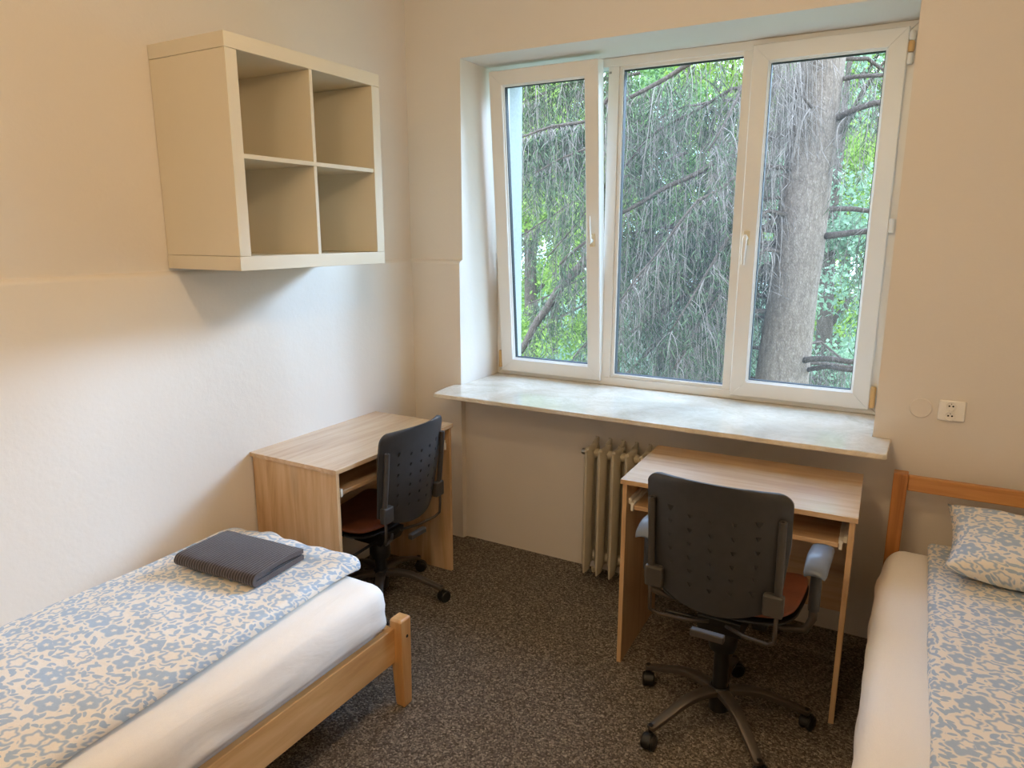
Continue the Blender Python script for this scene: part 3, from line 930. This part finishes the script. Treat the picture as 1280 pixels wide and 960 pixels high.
def wr(p, n):
    return .010 * noise.noise(Vector((p.x * 3.1, p.y * 2.0, p.z * 4))) + .004 * noise.noise(Vector((p.x * 9, p.y * 5, p.z * 11)))
def mat_disp(p, n):
    side = 1 - abs(n.z)
    w = .006 * noise.noise(Vector((p.x * 2.3, p.y * 2.1, p.z * 3)))
    q = Vector((p.x * 5 + p.z * 2, p.y * 3.2 + p.z * 9, p.z * 12 - p.y * 2))
    w += side * (.008 * noise.noise(q) + .006 * noise.noise(q * 2.1))
    return w
def mt_warp(p):
    k = min(1, max(0, (p.z - .328) / .045)); k = k * k * (3 - 2 * k)
    x = min(p.x, lerp(.910, .962, k)); x = max(x, lerp(.067, .030, k))
    y = min(p.y, lerp(-1.405, -1.380, k)); y = max(y, lerp(-3.388, -3.41, k))
    return Vector((x, y, max(p.z, .2345)))
def lerp(a, b, t): return a + (b - a) * t
mt = soft_box((.035, -3.40, .2345), (.958, -1.392, .520), (.07, .08, .085), (26, 60, 8), mat_disp,
              mt_warp)
mo = mt.build('mattress', SHEET, None, smooth='full')
tag(mo, 'mattress in a white fitted sheet on the pine bed by the left wall', 'mattress')

def duv_disp(p, n):
    if n.z < -.3: return 0.0
    if .27 < p.x < .70 and -1.80 < p.y < -1.50: return -.003
    w = .007 * noise.noise(Vector((p.x * 3.5, p.y * 3.0, 1.3))) + .004 * noise.noise(Vector((p.x * 9, p.y * 8, 4.1)))
    end = max(0, 1 - abs(p.y + 1.40) / .22)
    w += end * (.012 * noise.noise(Vector((p.x * 14, p.y * 4, 2.2))) + .009)
    return w
def duv_warp(p):
    k = (-1.39 - p.y) / 1.1                      # widens slightly towards the head end
    x = p.x + (.075 * k) * max(0, (p.x - .10) / .70)
    # foot end sags over the mattress edge, left corner pulled back
    y = p.y - (.05 * max(0, 1 - p.x / .25) ** 2 if p.y > -1.7 else 0) + .014 * noise.noise(Vector((p.x * 6, 0, 0))) * max(0, 1 - abs(p.y + 1.39) / .3)
    z = p.z
    if p.x < .34: z = DB + (z - DB) * (.45 + .55 * (p.x - .10) / .24)
    if p.y > -1.47: z -= .10 * ((p.y + 1.47)) ** 1.6 * 6
    return Vector((x, y, z))
DB = .5275
dv = soft_box((.125, -3.35, DB), (.80, -1.386, DB + .050), (.022, .03, .024), (40, 96, 1), duv_disp, duv_warp)
do = dv.build('duvet', FLORAL, None, smooth='full'); recentre(do)
tag(do, 'blue flower print duvet spread on the left bed under the folded towel', 'duvet', 'flower print bedding')

# folded towel: one cloth folded once along its front edge
tw = MB()
def towel_profile(dz=0.0):
    th, R_, L = .0175, .0205, .222
    outer = []; inner = []
    # path of the outer face: bottom back -> bottom front -> fold -> top back
    for k in range(7): outer.append((-L + L * k / 6 * 1.0 - 0.0, .0))
    pts = [(L * (1 - k / 6), 0.0) for k in range(7)]
    for k in range(1, 10):
        a = -pi / 2 - pi * k / 9
        pts.append((R_ * cos(a), R_ + R_ * sin(a)))
    pts += [(L * k / 6, 2 * R_) for k in range(1, 7)]
    r2 = R_ - th
    ip = [(L * (k / 6), R_ + r2 + .0) for k in range(6, 0, -1)]
    ip = [(y, R_ + r2) for y, _ in ip]
    for k in range(0, 8):
        a = pi / 2 + pi * k / 7
        ip.append((r2 * 1.6 * cos(a), R_ + r2 * sin(a)))
    ip += [(L * (k / 6), R_ - r2) for k in range(1, 7)]
    return pts + ip
prof = towel_profile()
NXT = 30; TW = .372
vs = []; n = len(prof)
for i in range(NXT + 1):
    x = -TW / 2 + TW * i / NXT
    for (y, z) in prof:
        bulge = .006 * sin(pi * min(1, max(0, (y + .02) / .24))) * (1 if z > .0205 else 0)
        wz = .003 * noise.noise(Vector((x * 9, y * 9, z * 20)))
        vs.append((x + .004 * noise.noise(Vector((y * 12, z * 60, 3))), y, max(0, z + bulge + (wz if z > .002 else 0))))
fs = [(i * n + k, i * n + (k + 1) % n, (i + 1) * n + (k + 1) % n, (i + 1) * n + k) for i in range(NXT) for k in range(n)]
fs += [tuple(range(n - 1, -1, -1)), tuple(range(NXT * n, NXT * n + n))]
tw.add(vs, fs)
to = tw.build('folded_towel', TOWEL, None, smooth=True, ang=50)
to.location = (.482, -1.752, DB + .0555); to.rotation_euler = (0, 0, radians(4))
tag(to, 'dark grey ribbed towel folded flat on the left bed', 'towel')

# ------------------------------------------------------------------ right bed
bed2 = empty('bed_frame', (2.93, -1.1, 0)); tag(bed2, 'reddish beech bed frame with a post headboard under the wall socket', 'bed')
O2 = Vector((-2.93, 1.1, 0))
def b2(name, x0, x1, y0, y1, z0, z1, mat, bev=.003): return bp(name, x0, x1, y0, y1, z0, z1, mat, bed2, bev, O2)
b2('headboard_post', 2.474, 2.526, -.142, -.088, 0, .812, BEECH_Z, .004)
b2('headboard_post', 3.374, 3.426, -.142, -.088, 0, .812, BEECH_Z, .004)
b2('headboard_rail', 2.526, 3.374, -.128, -.100, .742, .803, BEECH_X, .004)
b2('headboard_rail', 2.526, 3.374, -.128, -.100, .26, .36, BEECH_X, .004)
b2('side_rail', 2.466, 2.490, -2.10, -.142, .20, .33, BEECH_Y)
b2('side_rail', 3.402, 3.426, -2.10, -.142, .20, .33, BEECH_Y)
b2('end_rail', 2.490, 3.402, -2.124, -2.10, .20, .33, BEECH_X)
b2('leg', 2.468, 2.518, -2.176, -2.126, 0, .36, BEECH_Z, .004)
b2('leg', 3.376, 3.426, -2.176, -2.126, 0, .36, BEECH_Z, .004)
for k in range(13):
    y = -.21 - k * .147
    b2('slat', 2.491, 3.401, y - .035, y + .035, .215, .233, BEECH_X, .002)
def m2_disp(p, n):
    side = 1 - abs(n.z)
    q = Vector((p.x * 4, p.y * 3.0 + p.z * 3, p.z * 6))
    return .006 * noise.noise(Vector((p.x * 2, p.y * 2.3, 7))) + side * (.010 * noise.noise(q) + .006 * noise.noise(q * 2.3))
def m2_warp(p):
    x = p.x
    if p.x < 2.6: x += .022 * max(0, min(1, (-.30 - p.y) / -.2 * -1)) * 0 + .030 * max(0, 1 - (-.145 - p.y) / .25)
    if p.x < 2.55 and p.z < .335: x = max(x, 2.4935)
    return Vector((x, p.y, max(p.z, .2345)))
mt2 = soft_box((2.458, -2.09, .2345), (3.395, -.150, .515), (.06, .06, .08), (26, 60, 8), m2_disp, m2_warp)
mo2 = mt2.build('mattress', SHEET, None, smooth='full')
tag(mo2, 'mattress in a white sheet on the right bed under the pillow', 'mattress')
def d2_disp(p, n):
    if n.z < -.3: return 0.0
    return .006 * noise.noise(Vector((p.x * 3.5, p.y * 3.0, 9.3))) + .004 * noise.noise(Vector((p.x * 8, p.y * 7, 5.1)))
dv2 = soft_box((2.617, -2.07, .5235), (3.375, -.165, .566), (.02, .03, .021), (40, 90, 1), d2_disp, None)
do2 = dv2.build('duvet', FLORAL, None, smooth='full'); recentre(do2)
tag(do2, 'blue flower print duvet spread on the right bed below the pillow', 'duvet', 'flower print bedding')
# pillow
def pillow_mesh(a, b, h):
    mb = MB(); N = 34; idx = {}
    def pt(i, j, s):
        u = -1 + 2 * i / N; v = -1 + 2 * j / N
        e = (1 - u ** 4) ** .55 * (1 - v ** 4) ** .55 if abs(u) < 1 and abs(v) < 1 else 0
        pin_u = 1 - .07 * (1 - v * v) ** 1 * abs(u) ** 3
        pin_v = 1 - .09 * (1 - u * u) ** 1 * abs(v) ** 3
        x = a * u * pin_u; y = b * v * pin_v
        z = s * h * e + .012 * e * noise.noise(Vector((x * 7, y * 7, s * 3)))
        z += .004 * noise.noise(Vector((x * 16, y * 16, s))) * e
        z += .020 * (abs(u * v)) ** 3
        return (x, y, z)
    for s in (1, -1):
        for i in range(N + 1):
            for j in range(N + 1):
                key = (i, j, s if (0 < i < N and 0 < j < N) else 0)
                if key not in idx: mb.v.append(pt(i, j, s)); idx[key] = len(mb.v) - 1
    def g(i, j, s): return idx[(i, j, s if (0 < i < N and 0 < j < N) else 0)]
    for s in (1, -1):
        for i in range(N):
            for j in range(N):
                q = (g(i, j, s), g(i + 1, j, s), g(i + 1, j + 1, s), g(i, j + 1, s))
                mb.f.append(q if s > 0 else q[::-1]); mb.m.append(0)
    return mb
pm = pillow_mesh(.345, .215, .070)
po = pm.build('pillow', FLORAL, None, smooth='full')
po.location = (3.005, -.345, .655); po.rotation_euler = (radians(11), 0, radians(-2))
tag(po, 'blue flower print pillow at the head of the right bed', 'pillow', 'flower print bedding')

# ------------------------------------------------------------------ outdoors
m = MB(); m.box(-30, 30, YW, 60, -3.2, -3.0)
struct(m.build('ground', GRASS))

def lerp(a, b, t): return a + (b - a) * t
def unproj(px, py, y):
    d = fwd + rt * ((px - 640) / F_PX) - upv * ((py - 480) / F_PX)
    return CAMP + d * ((y - CAMP.y) / d.y)

spr = empty('spruce_tree', (1.5, 3.3, -3.0)); tag(spr, 'large spruce with a grey trunk and drooping branches close outside the window', 'tree')
SO = Vector((-1.5, -3.3, 3.0))
def trunk_c(z):
    a = unproj(977, 470, 3.3); b = unproj(1018, 150, 3.3)
    t = (z - a.z) / (b.z - a.z)
    p = a.lerp(b, t)
    return Vector((p.x, 3.3, z))
def trunk_r(z): return max(.05, .222 - .018 * (z - .4) - (.0 if z > 0 else z * .03))
tb = MB(); NS = 40; NA = 40; rings = []
for i in range(NS + 1):
    z = -3.0 + 9.5 * i / NS
    c = trunk_c(z); r0 = trunk_r(z)
    ring = []
    for k in range(NA):
        a = 2 * pi * k / NA
        rr = r0 * (1 + .05 * noise.noise(Vector((cos(a) * 2, sin(a) * 2, z * 1.3))) + .03 * noise.noise(Vector((cos(a) * 7, sin(a) * 7, z * 5))))
        ring.append(c + SO + Vector((cos(a) * rr, sin(a) * rr, 0)))
    rings.append(ring)
vs = [q for g in rings for q in g]
fs = [(i * NA + k, i * NA + (k + 1) % NA, (i + 1) * NA + (k + 1) % NA, (i + 1) * NA + k) for i in range(NS) for k in range(NA)]
tb.add(vs, fs); tb.build('trunk', BARK, spr, smooth='full', fix=False)

branches = []
def add_branch(pts, r0, r1, hang, green):
    """pts world positions; smooth it a little and remember it for the hanging twigs"""
    P = []
    for i in range(len(pts) - 1):
        for k in range(6):
            t = k / 6
            p = pts[i].lerp(pts[i + 1], t)
            p += Vector((noise.noise(p * 3.1), noise.noise(p * 3.1 + Vector((5, 0, 0))), noise.noise(p * 3.1 + Vector((0, 7, 0))))) * .03
            P.append(p)
    P.append(pts[-1])
    b = MB(); n = len(P)
    b.tube([p + SO for p in P], [lerp(r0, r1, i / (n - 1)) for i in range(n)], 8)
    b.build('branch', BRANCHM, spr, smooth='full', fix=False)
    branches.append((P, hang, green))
def pxb(lst, r0, r1, hang=40, green=.5):
    add_branch([unproj(x, y, d) for x, y, d in lst], r0, r1, hang, green)
# limbs that can be traced in the photograph, thick end first
pxb([(1000, 160, 3.2), (925, 186, 3.1), (850, 228, 3.0), (776, 266, 2.9), (700, 330, 2.8)], .030, .012, 60, .45)
pxb([(990, 40, 3.2), (900, 62, 3.1), (830, 100, 3.0), (780, 128, 2.9), (735, 150, 2.8), (670, 165, 2.7)], .026, .010, 60, .6)
pxb([(990, 250, 3.3), (910, 325, 2.9), (860, 365, 2.7), (815, 395, 2.6), (760, 440, 2.5)], .024, .010, 50, .45)
pxb([(1000, 290, 3.2), (905, 285, 3.1), (830, 284, 3.0), (770, 296, 3.0)], .018, .008, 40, .4)
pxb([(985, 300, 3.3), (940, 308, 3.0), (880, 330, 2.8)], .020, .010, 26, .3)
pxb([(1010, 170, 3.3), (960, 168, 3.1), (900, 178, 2.9)], .024, .010, 30, .2)
pxb([(1030, 296, 3.3), (1085, 287, 3.2), (1150, 290, 3.1), (1250, 310, 3.0)], .028, .014, 40, .5)
pxb([(1040, 150, 3.3), (1090, 128, 3.1), (1160, 120, 2.9), (1260, 140, 2.8)], .028, .012, 50, .3)
pxb([(1040, 100, 3.3), (1100, 92, 3.2), (1180, 90, 3.2)], .020, .010, 40, .3)
pxb([(1005, 452, 3.2), (1040, 449, 3.05), (1063, 452, 3.0), (1120, 462, 2.9)], .026, .018, 6, .5)
pxb([(1005, 465, 3.3), (1035, 459, 3.1), (1065, 463, 2.95), (1120, 480, 2.8)], .022, .012, 6, .5)
pxb([(990, 60, 3.2), (960, 75, 3.0), (1015, 135, 3.0)], .018, .010, 30, .2)
pxb([(790, 60, 2.8), (745, 148, 2.7), (690, 158, 2.6), (640, 175, 2.5)], .018, .007, 40, .75)
pxb([(745, 180, 2.6), (700, 200, 2.55), (668, 216, 2.5)], .010, .006, 10, .7)
pxb([(760, 300, 3.4), (700, 360, 3.3), (650, 440, 3.2)], .05, .035, 10, .8)
for (x, y, d, x2, y2, d2) in ((800, 90, 3.6, 600, 150, 3.3), (800, 150, 3.9, 600, 230, 3.7), (790, 60, 3.3, 620, 100, 3.0), (860, 190, 4.0, 640, 300, 3.8), (880, 300, 4.0, 660, 380, 3.8), (930, 120, 4.2, 780, 170, 4.2), (920, 250, 4.2, 770, 330, 4.2)):
    pxb([(x, y, d), ((x + x2) / 2, (y + y2) / 2 - 12, (d + d2) / 2), (x2, y2, d2)], .016, .007, 46, .8)
# more boughs round the trunk, drooping
for k in range(46):
    z = rnd.uniform(.2, 3.7)
    a = rnd.uniform(0, 2 * pi)
    L = rnd.uniform(1.5, 3.2) * (1 - .07 * z)
    if -2.5 < a - 3 * pi / 2 < 2.5 and sin(a) < -.3: L = min(L, 1.9)
    c = trunk_c(z); d = Vector((cos(a), sin(a), 0))
    pts = [c + d * (L * t) + Vector((0, 0, -.62 * L * t * t + .16 * sin(pi * t))) for t in (.04, .3, .6, 1.0)]
    if min(p.y for p in pts) < 1.35: continue
    if d.x > .25 and k % 5 < 3: continue
    if d.y < -.5 and -.2 < d.x < .75: continue     # towards the house: dead limbs cut off
    add_branch(pts, rnd.uniform(.014, .026), .006, 22 if d.x > .25 else 48, rnd.uniform(.25, .9))

# hanging twigs and needles: nobody could count them
tv = []; tf = []; tm = []
def t_tube(pts, r, mi):
    b = len(tv)
    for i, p in enumerate(pts):
        rr = r * (1 - .6 * i / (len(pts) - 1))
        for k in range(3):
            a = 2 * pi * k / 3
            tv.append((p[0] + rr * cos(a), p[1] + rr * sin(a), p[2]))
    for i in range(len(pts) - 1):
        for k in range(3):
            k2 = (k + 1) % 3
            tf.append((b + i * 3 + k, b + i * 3 + k2, b + (i + 1) * 3 + k2, b + (i + 1) * 3 + k)); tm.append(mi)
def t_spindle(p, d, L, r, mi):
    b = len(tv)
    u = d.orthogonal().normalized(); w = d.cross(u)
    tv.append(tuple(p))
    q = p + d * (L * .35)
    for k in range(4):
        a = pi / 2 * k
        tv.append(tuple(q + u * (r * cos(a)) + w * (r * sin(a))))
    tv.append(tuple(p + d * L))
    for k in range(4):
        k2 = (k + 1) % 4
        tf.append((b, b + 1 + k, b + 1 + k2)); tm.append(mi)
        tf.append((b + 5, b + 1 + k2, b + 1 + k)); tm.append(mi)
def seen(p):
    d = p - CAMP; z = d.dot(fwd)
    return 640 + F_PX * d.dot(rt) / z, 480 - F_PX * d.dot(upv) / z
for P, hang, green in branches:
    for h in range(int(hang * 4.0)):
        t = rnd.random() ** .8
        i = min(len(P) - 2, int(t * (len(P) - 1)))
        p = P[i].lerp(P[i + 1], rnd.random()) + SO
        L = rnd.uniform(.25, 1.05) * (.55 + .45 * sin(pi * min(1, t + .1)))
        is_green = rnd.random() < green
        # the stretch in front of the lower trunk carries only a few bare twigs; boughs on the sunny right are thin
        X_, Y_ = seen(p - SO); _, Yb = seen(p - SO - Vector((0, 0, L)))
        if p.y - SO.y < 3.6 and 930 < X_ < 1062:
            if Yb > 280:
                L *= .55
                if rnd.random() < .72: continue
            is_green = False
        if X_ > 1050 and rnd.random() < .55: continue
        a = rnd.uniform(0, 2 * pi); sp = rnd.uniform(.05, .34)
        curl = rnd.uniform(-.12, .12)
        pts = []
        for s in range(7):
            u = s / 6
            pts.append((p.x + cos(a) * sp * (u ** .6) * L + curl * sin(3 * u) * .5, p.y + sin(a) * sp * (u ** .6) * L, p.z - L * u * (.55 + .45 * u) + .02 * sin(5 * u + a)))
        t_tube(pts, rnd.uniform(.002, .004), 0)
        ns = int(L * (26 if is_green else 8))
        for q in range(ns):
            u = rnd.uniform(.08, 1); s = min(5, int(u * 6)); f = u * 6 - s
            c = Vector(pts[s]).lerp(Vector(pts[s + 1]), f)
            th = rnd.uniform(0, 2 * pi)
            d = Vector((cos(th) * .75, sin(th) * .75, rnd.uniform(-1.3, -.25))).normalized()
            if is_green: t_spindle(c, d, rnd.uniform(.05, .12), rnd.uniform(.0035, .0065), 1)
            else: t_spindle(c, d, rnd.uniform(.08, .22), rnd.uniform(.0018, .003), 0)
me = bpy.data.meshes.new('foliage'); me.from_pydata(tv, [], tf)
me.materials.append(TWIG); me.materials.append(NEEDLE); me.polygons.foreach_set('material_index', tm); me.update()
fo = bpy.data.objects.new('foliage', me); COL.objects.link(fo); fo.parent = spr; fo['kind'] = 'stuff'

def leafy_tree(loc, h, R, n, leaf, mat, label, cz=.6, group='leafy trees beyond the spruce'):
    r = empty('leafy_tree', loc); tag(r, label, 'tree', group)
    b = MB()
    b.tube([(0, 0, 0), (.05, .02, h * .3), (-.04, .05, h * .6), (.03, 0, h * .9)], [.16, .13, .09, .03], 10)
    for k in range(6):
        a = k * 1.05; z = h * (.3 + .09 * k)
        b.tube([(0, 0, z), (cos(a) * R * .35, sin(a) * R * .35, z + .5), (cos(a) * R * .7, sin(a) * R * .7, z + .8)], [.05, .035, .012], 6)
    b.build('trunk', BRANCHM, r, smooth='full', fix=False)
    v = []; f = []
    clumps = []
    for k in range(70):
        while True:
            p = Vector((rnd.uniform(-1, 1), rnd.uniform(-1, 1), rnd.uniform(-1, 1)))
            if p.length < 1: break
        clumps.append((Vector((p.x * R, p.y * R, h * cz + p.z * h * .46)), rnd.uniform(.25, .6) * R * .55))
    for k in range(n):
        c, cr = clumps[rnd.randrange(len(clumps))]
        p = c + Vector([max(-.9, min(.9, rnd.gauss(0, .5))) for _ in range(3)]) * cr
        if p.z < .05: continue
        d = Vector((rnd.gauss(0, 1), rnd.gauss(0, 1), rnd.gauss(-.4, .8))).normalized()
        u = d.orthogonal().normalized(); w = d.cross(u)
        th = rnd.uniform(0, 2 * pi); u, w = u * cos(th) + w * sin(th), w * cos(th) - u * sin(th)
        s = leaf * rnd.uniform(.6, 1.3); bI = len(v)
        v += [tuple(p), tuple(p + d * s * .5 + u * s * .28 + w * s * .05), tuple(p + d * s), tuple(p + d * s * .5 - u * s * .28 + w * s * .05)]
        f += [(bI, bI + 1, bI + 2), (bI, bI + 2, bI + 3)]
    me = bpy.data.meshes.new('leaves'); me.from_pydata(v, [], f); me.materials.append(mat); me.update()
    o = bpy.data.objects.new('leaves', me); COL.objects.link(o); o.parent = r; o['kind'] = 'stuff'
    return r
LT = [
    ((-3.8, 8.5, -3), 9.0, 1.7, 34000, .085, LEAF_Y, 'bright yellow-green leafy tree nearest the house, seen through the tilted left sash'),
    ((1.3, 8.5, -3), 8.2, 1.6, 22000, .085, LEAF_B, 'pale leafy tree nearest the house on the right, beside the spruce trunk'),
    ((-4.4, 14.5, -3), 11.0, 2.0, 30000, .12, LEAF_G, 'mid green leafy tree in the second row, seen through the middle pane'),
    ((1.0, 14.5, -3), 10.5, 1.9, 24000, .12, LEAF_Y, 'yellow-green leafy tree in the second row, right of the spruce trunk'),
    ((-9.9, 22, -3), 14.0, 2.5, 26000, .17, LEAF_G, 'mid green leafy tree in the third row, behind the tilted left sash'),
    ((-3.5, 22, -3), 13.5, 2.4, 26000, .17, LEAF_Y, 'yellow-green leafy tree in the third row, behind the handle of the right sash'),
    ((2.8, 22, -3), 12.0, 2.3, 18000, .17, LEAF_B, 'pale leafy tree in the third row, farthest right'),
    ((-15.6, 31, -3), 18.0, 2.9, 22000, .22, LEAF_B, 'pale leafy tree in the last row, farthest left'),
    ((-8.4, 31, -3), 18.0, 2.8, 22000, .22, LEAF_B, 'pale leafy tree in the last row, behind the middle pane'),
    ((-1.2, 31, -3), 16.5, 2.8, 20000, .22, LEAF_G, 'mid green leafy tree in the last row, behind the spruce trunk'),
]
for a in LT: leafy_tree(*a)

# ------------------------------------------------------------------ sky
w = bpy.data.worlds.new('overcast_sky'); sc.world = w; w.use_nodes = True
nt = w.node_tree; nt.nodes.clear()
out = nt.nodes.new('ShaderNodeOutputWorld'); bg = nt.nodes.new('ShaderNodeBackground')
tc = nt.nodes.new('ShaderNodeTexCoord'); sx = nt.nodes.new('ShaderNodeSeparateXYZ'); rp = nt.nodes.new('ShaderNodeValToRGB')
nt.links.new(tc.outputs['Generated'], sx.inputs[0]); nt.links.new(sx.outputs[2], rp.inputs[0])
e = rp.color_ramp.elements
e[0].position = 0; e[0].color = (.26, .36, .42, 1)
e[1].position = 1; e[1].color = (.44, .66, 1.0, 1)
e.new(.25).color = (.36, .50, .62, 1); e.new(.5).color = (.41, .60, .96, 1)
nt.links.new(rp.outputs[0], bg.inputs[0]); bg.inputs[1].default_value = 9.6
nt.links.new(bg.outputs[0], out.inputs[0])

# the veiled sun: a broad bright patch in the cloud, up to the right of the window
sun = bpy.data.lights.new('veiled_sun', 'SUN'); sun.energy = 4.0; sun.angle = radians(12); sun.color = (.50, .70, 1.0)
so_ = bpy.data.objects.new('veiled_sun', sun); COL.objects.link(so_)
SUN_AZ, SUN_EL = radians(30), radians(21.5)
dsun = Vector((sin(SUN_AZ) * cos(SUN_EL), cos(SUN_AZ) * cos(SUN_EL), sin(SUN_EL)))
so_.rotation_euler = dsun.to_track_quat('Z', 'Y').to_euler(); so_.location = dsun * 20

# ------------------------------------------------------------------ colour management and path settings
vs_ = sc.view_settings
sc.display_settings.display_device = 'sRGB'
vs_.view_transform = 'Standard'; vs_.look = 'None'; vs_.exposure = 0.28; vs_.gamma = 1.0; vs_.use_curve_mapping = False
cy = sc.cycles
cy.max_bounces = 10; cy.diffuse_bounces = 6; cy.glossy_bounces = 4; cy.transparent_max_bounces = 24
cy.use_denoising = True
cy.sample_clamp_indirect = 8.0
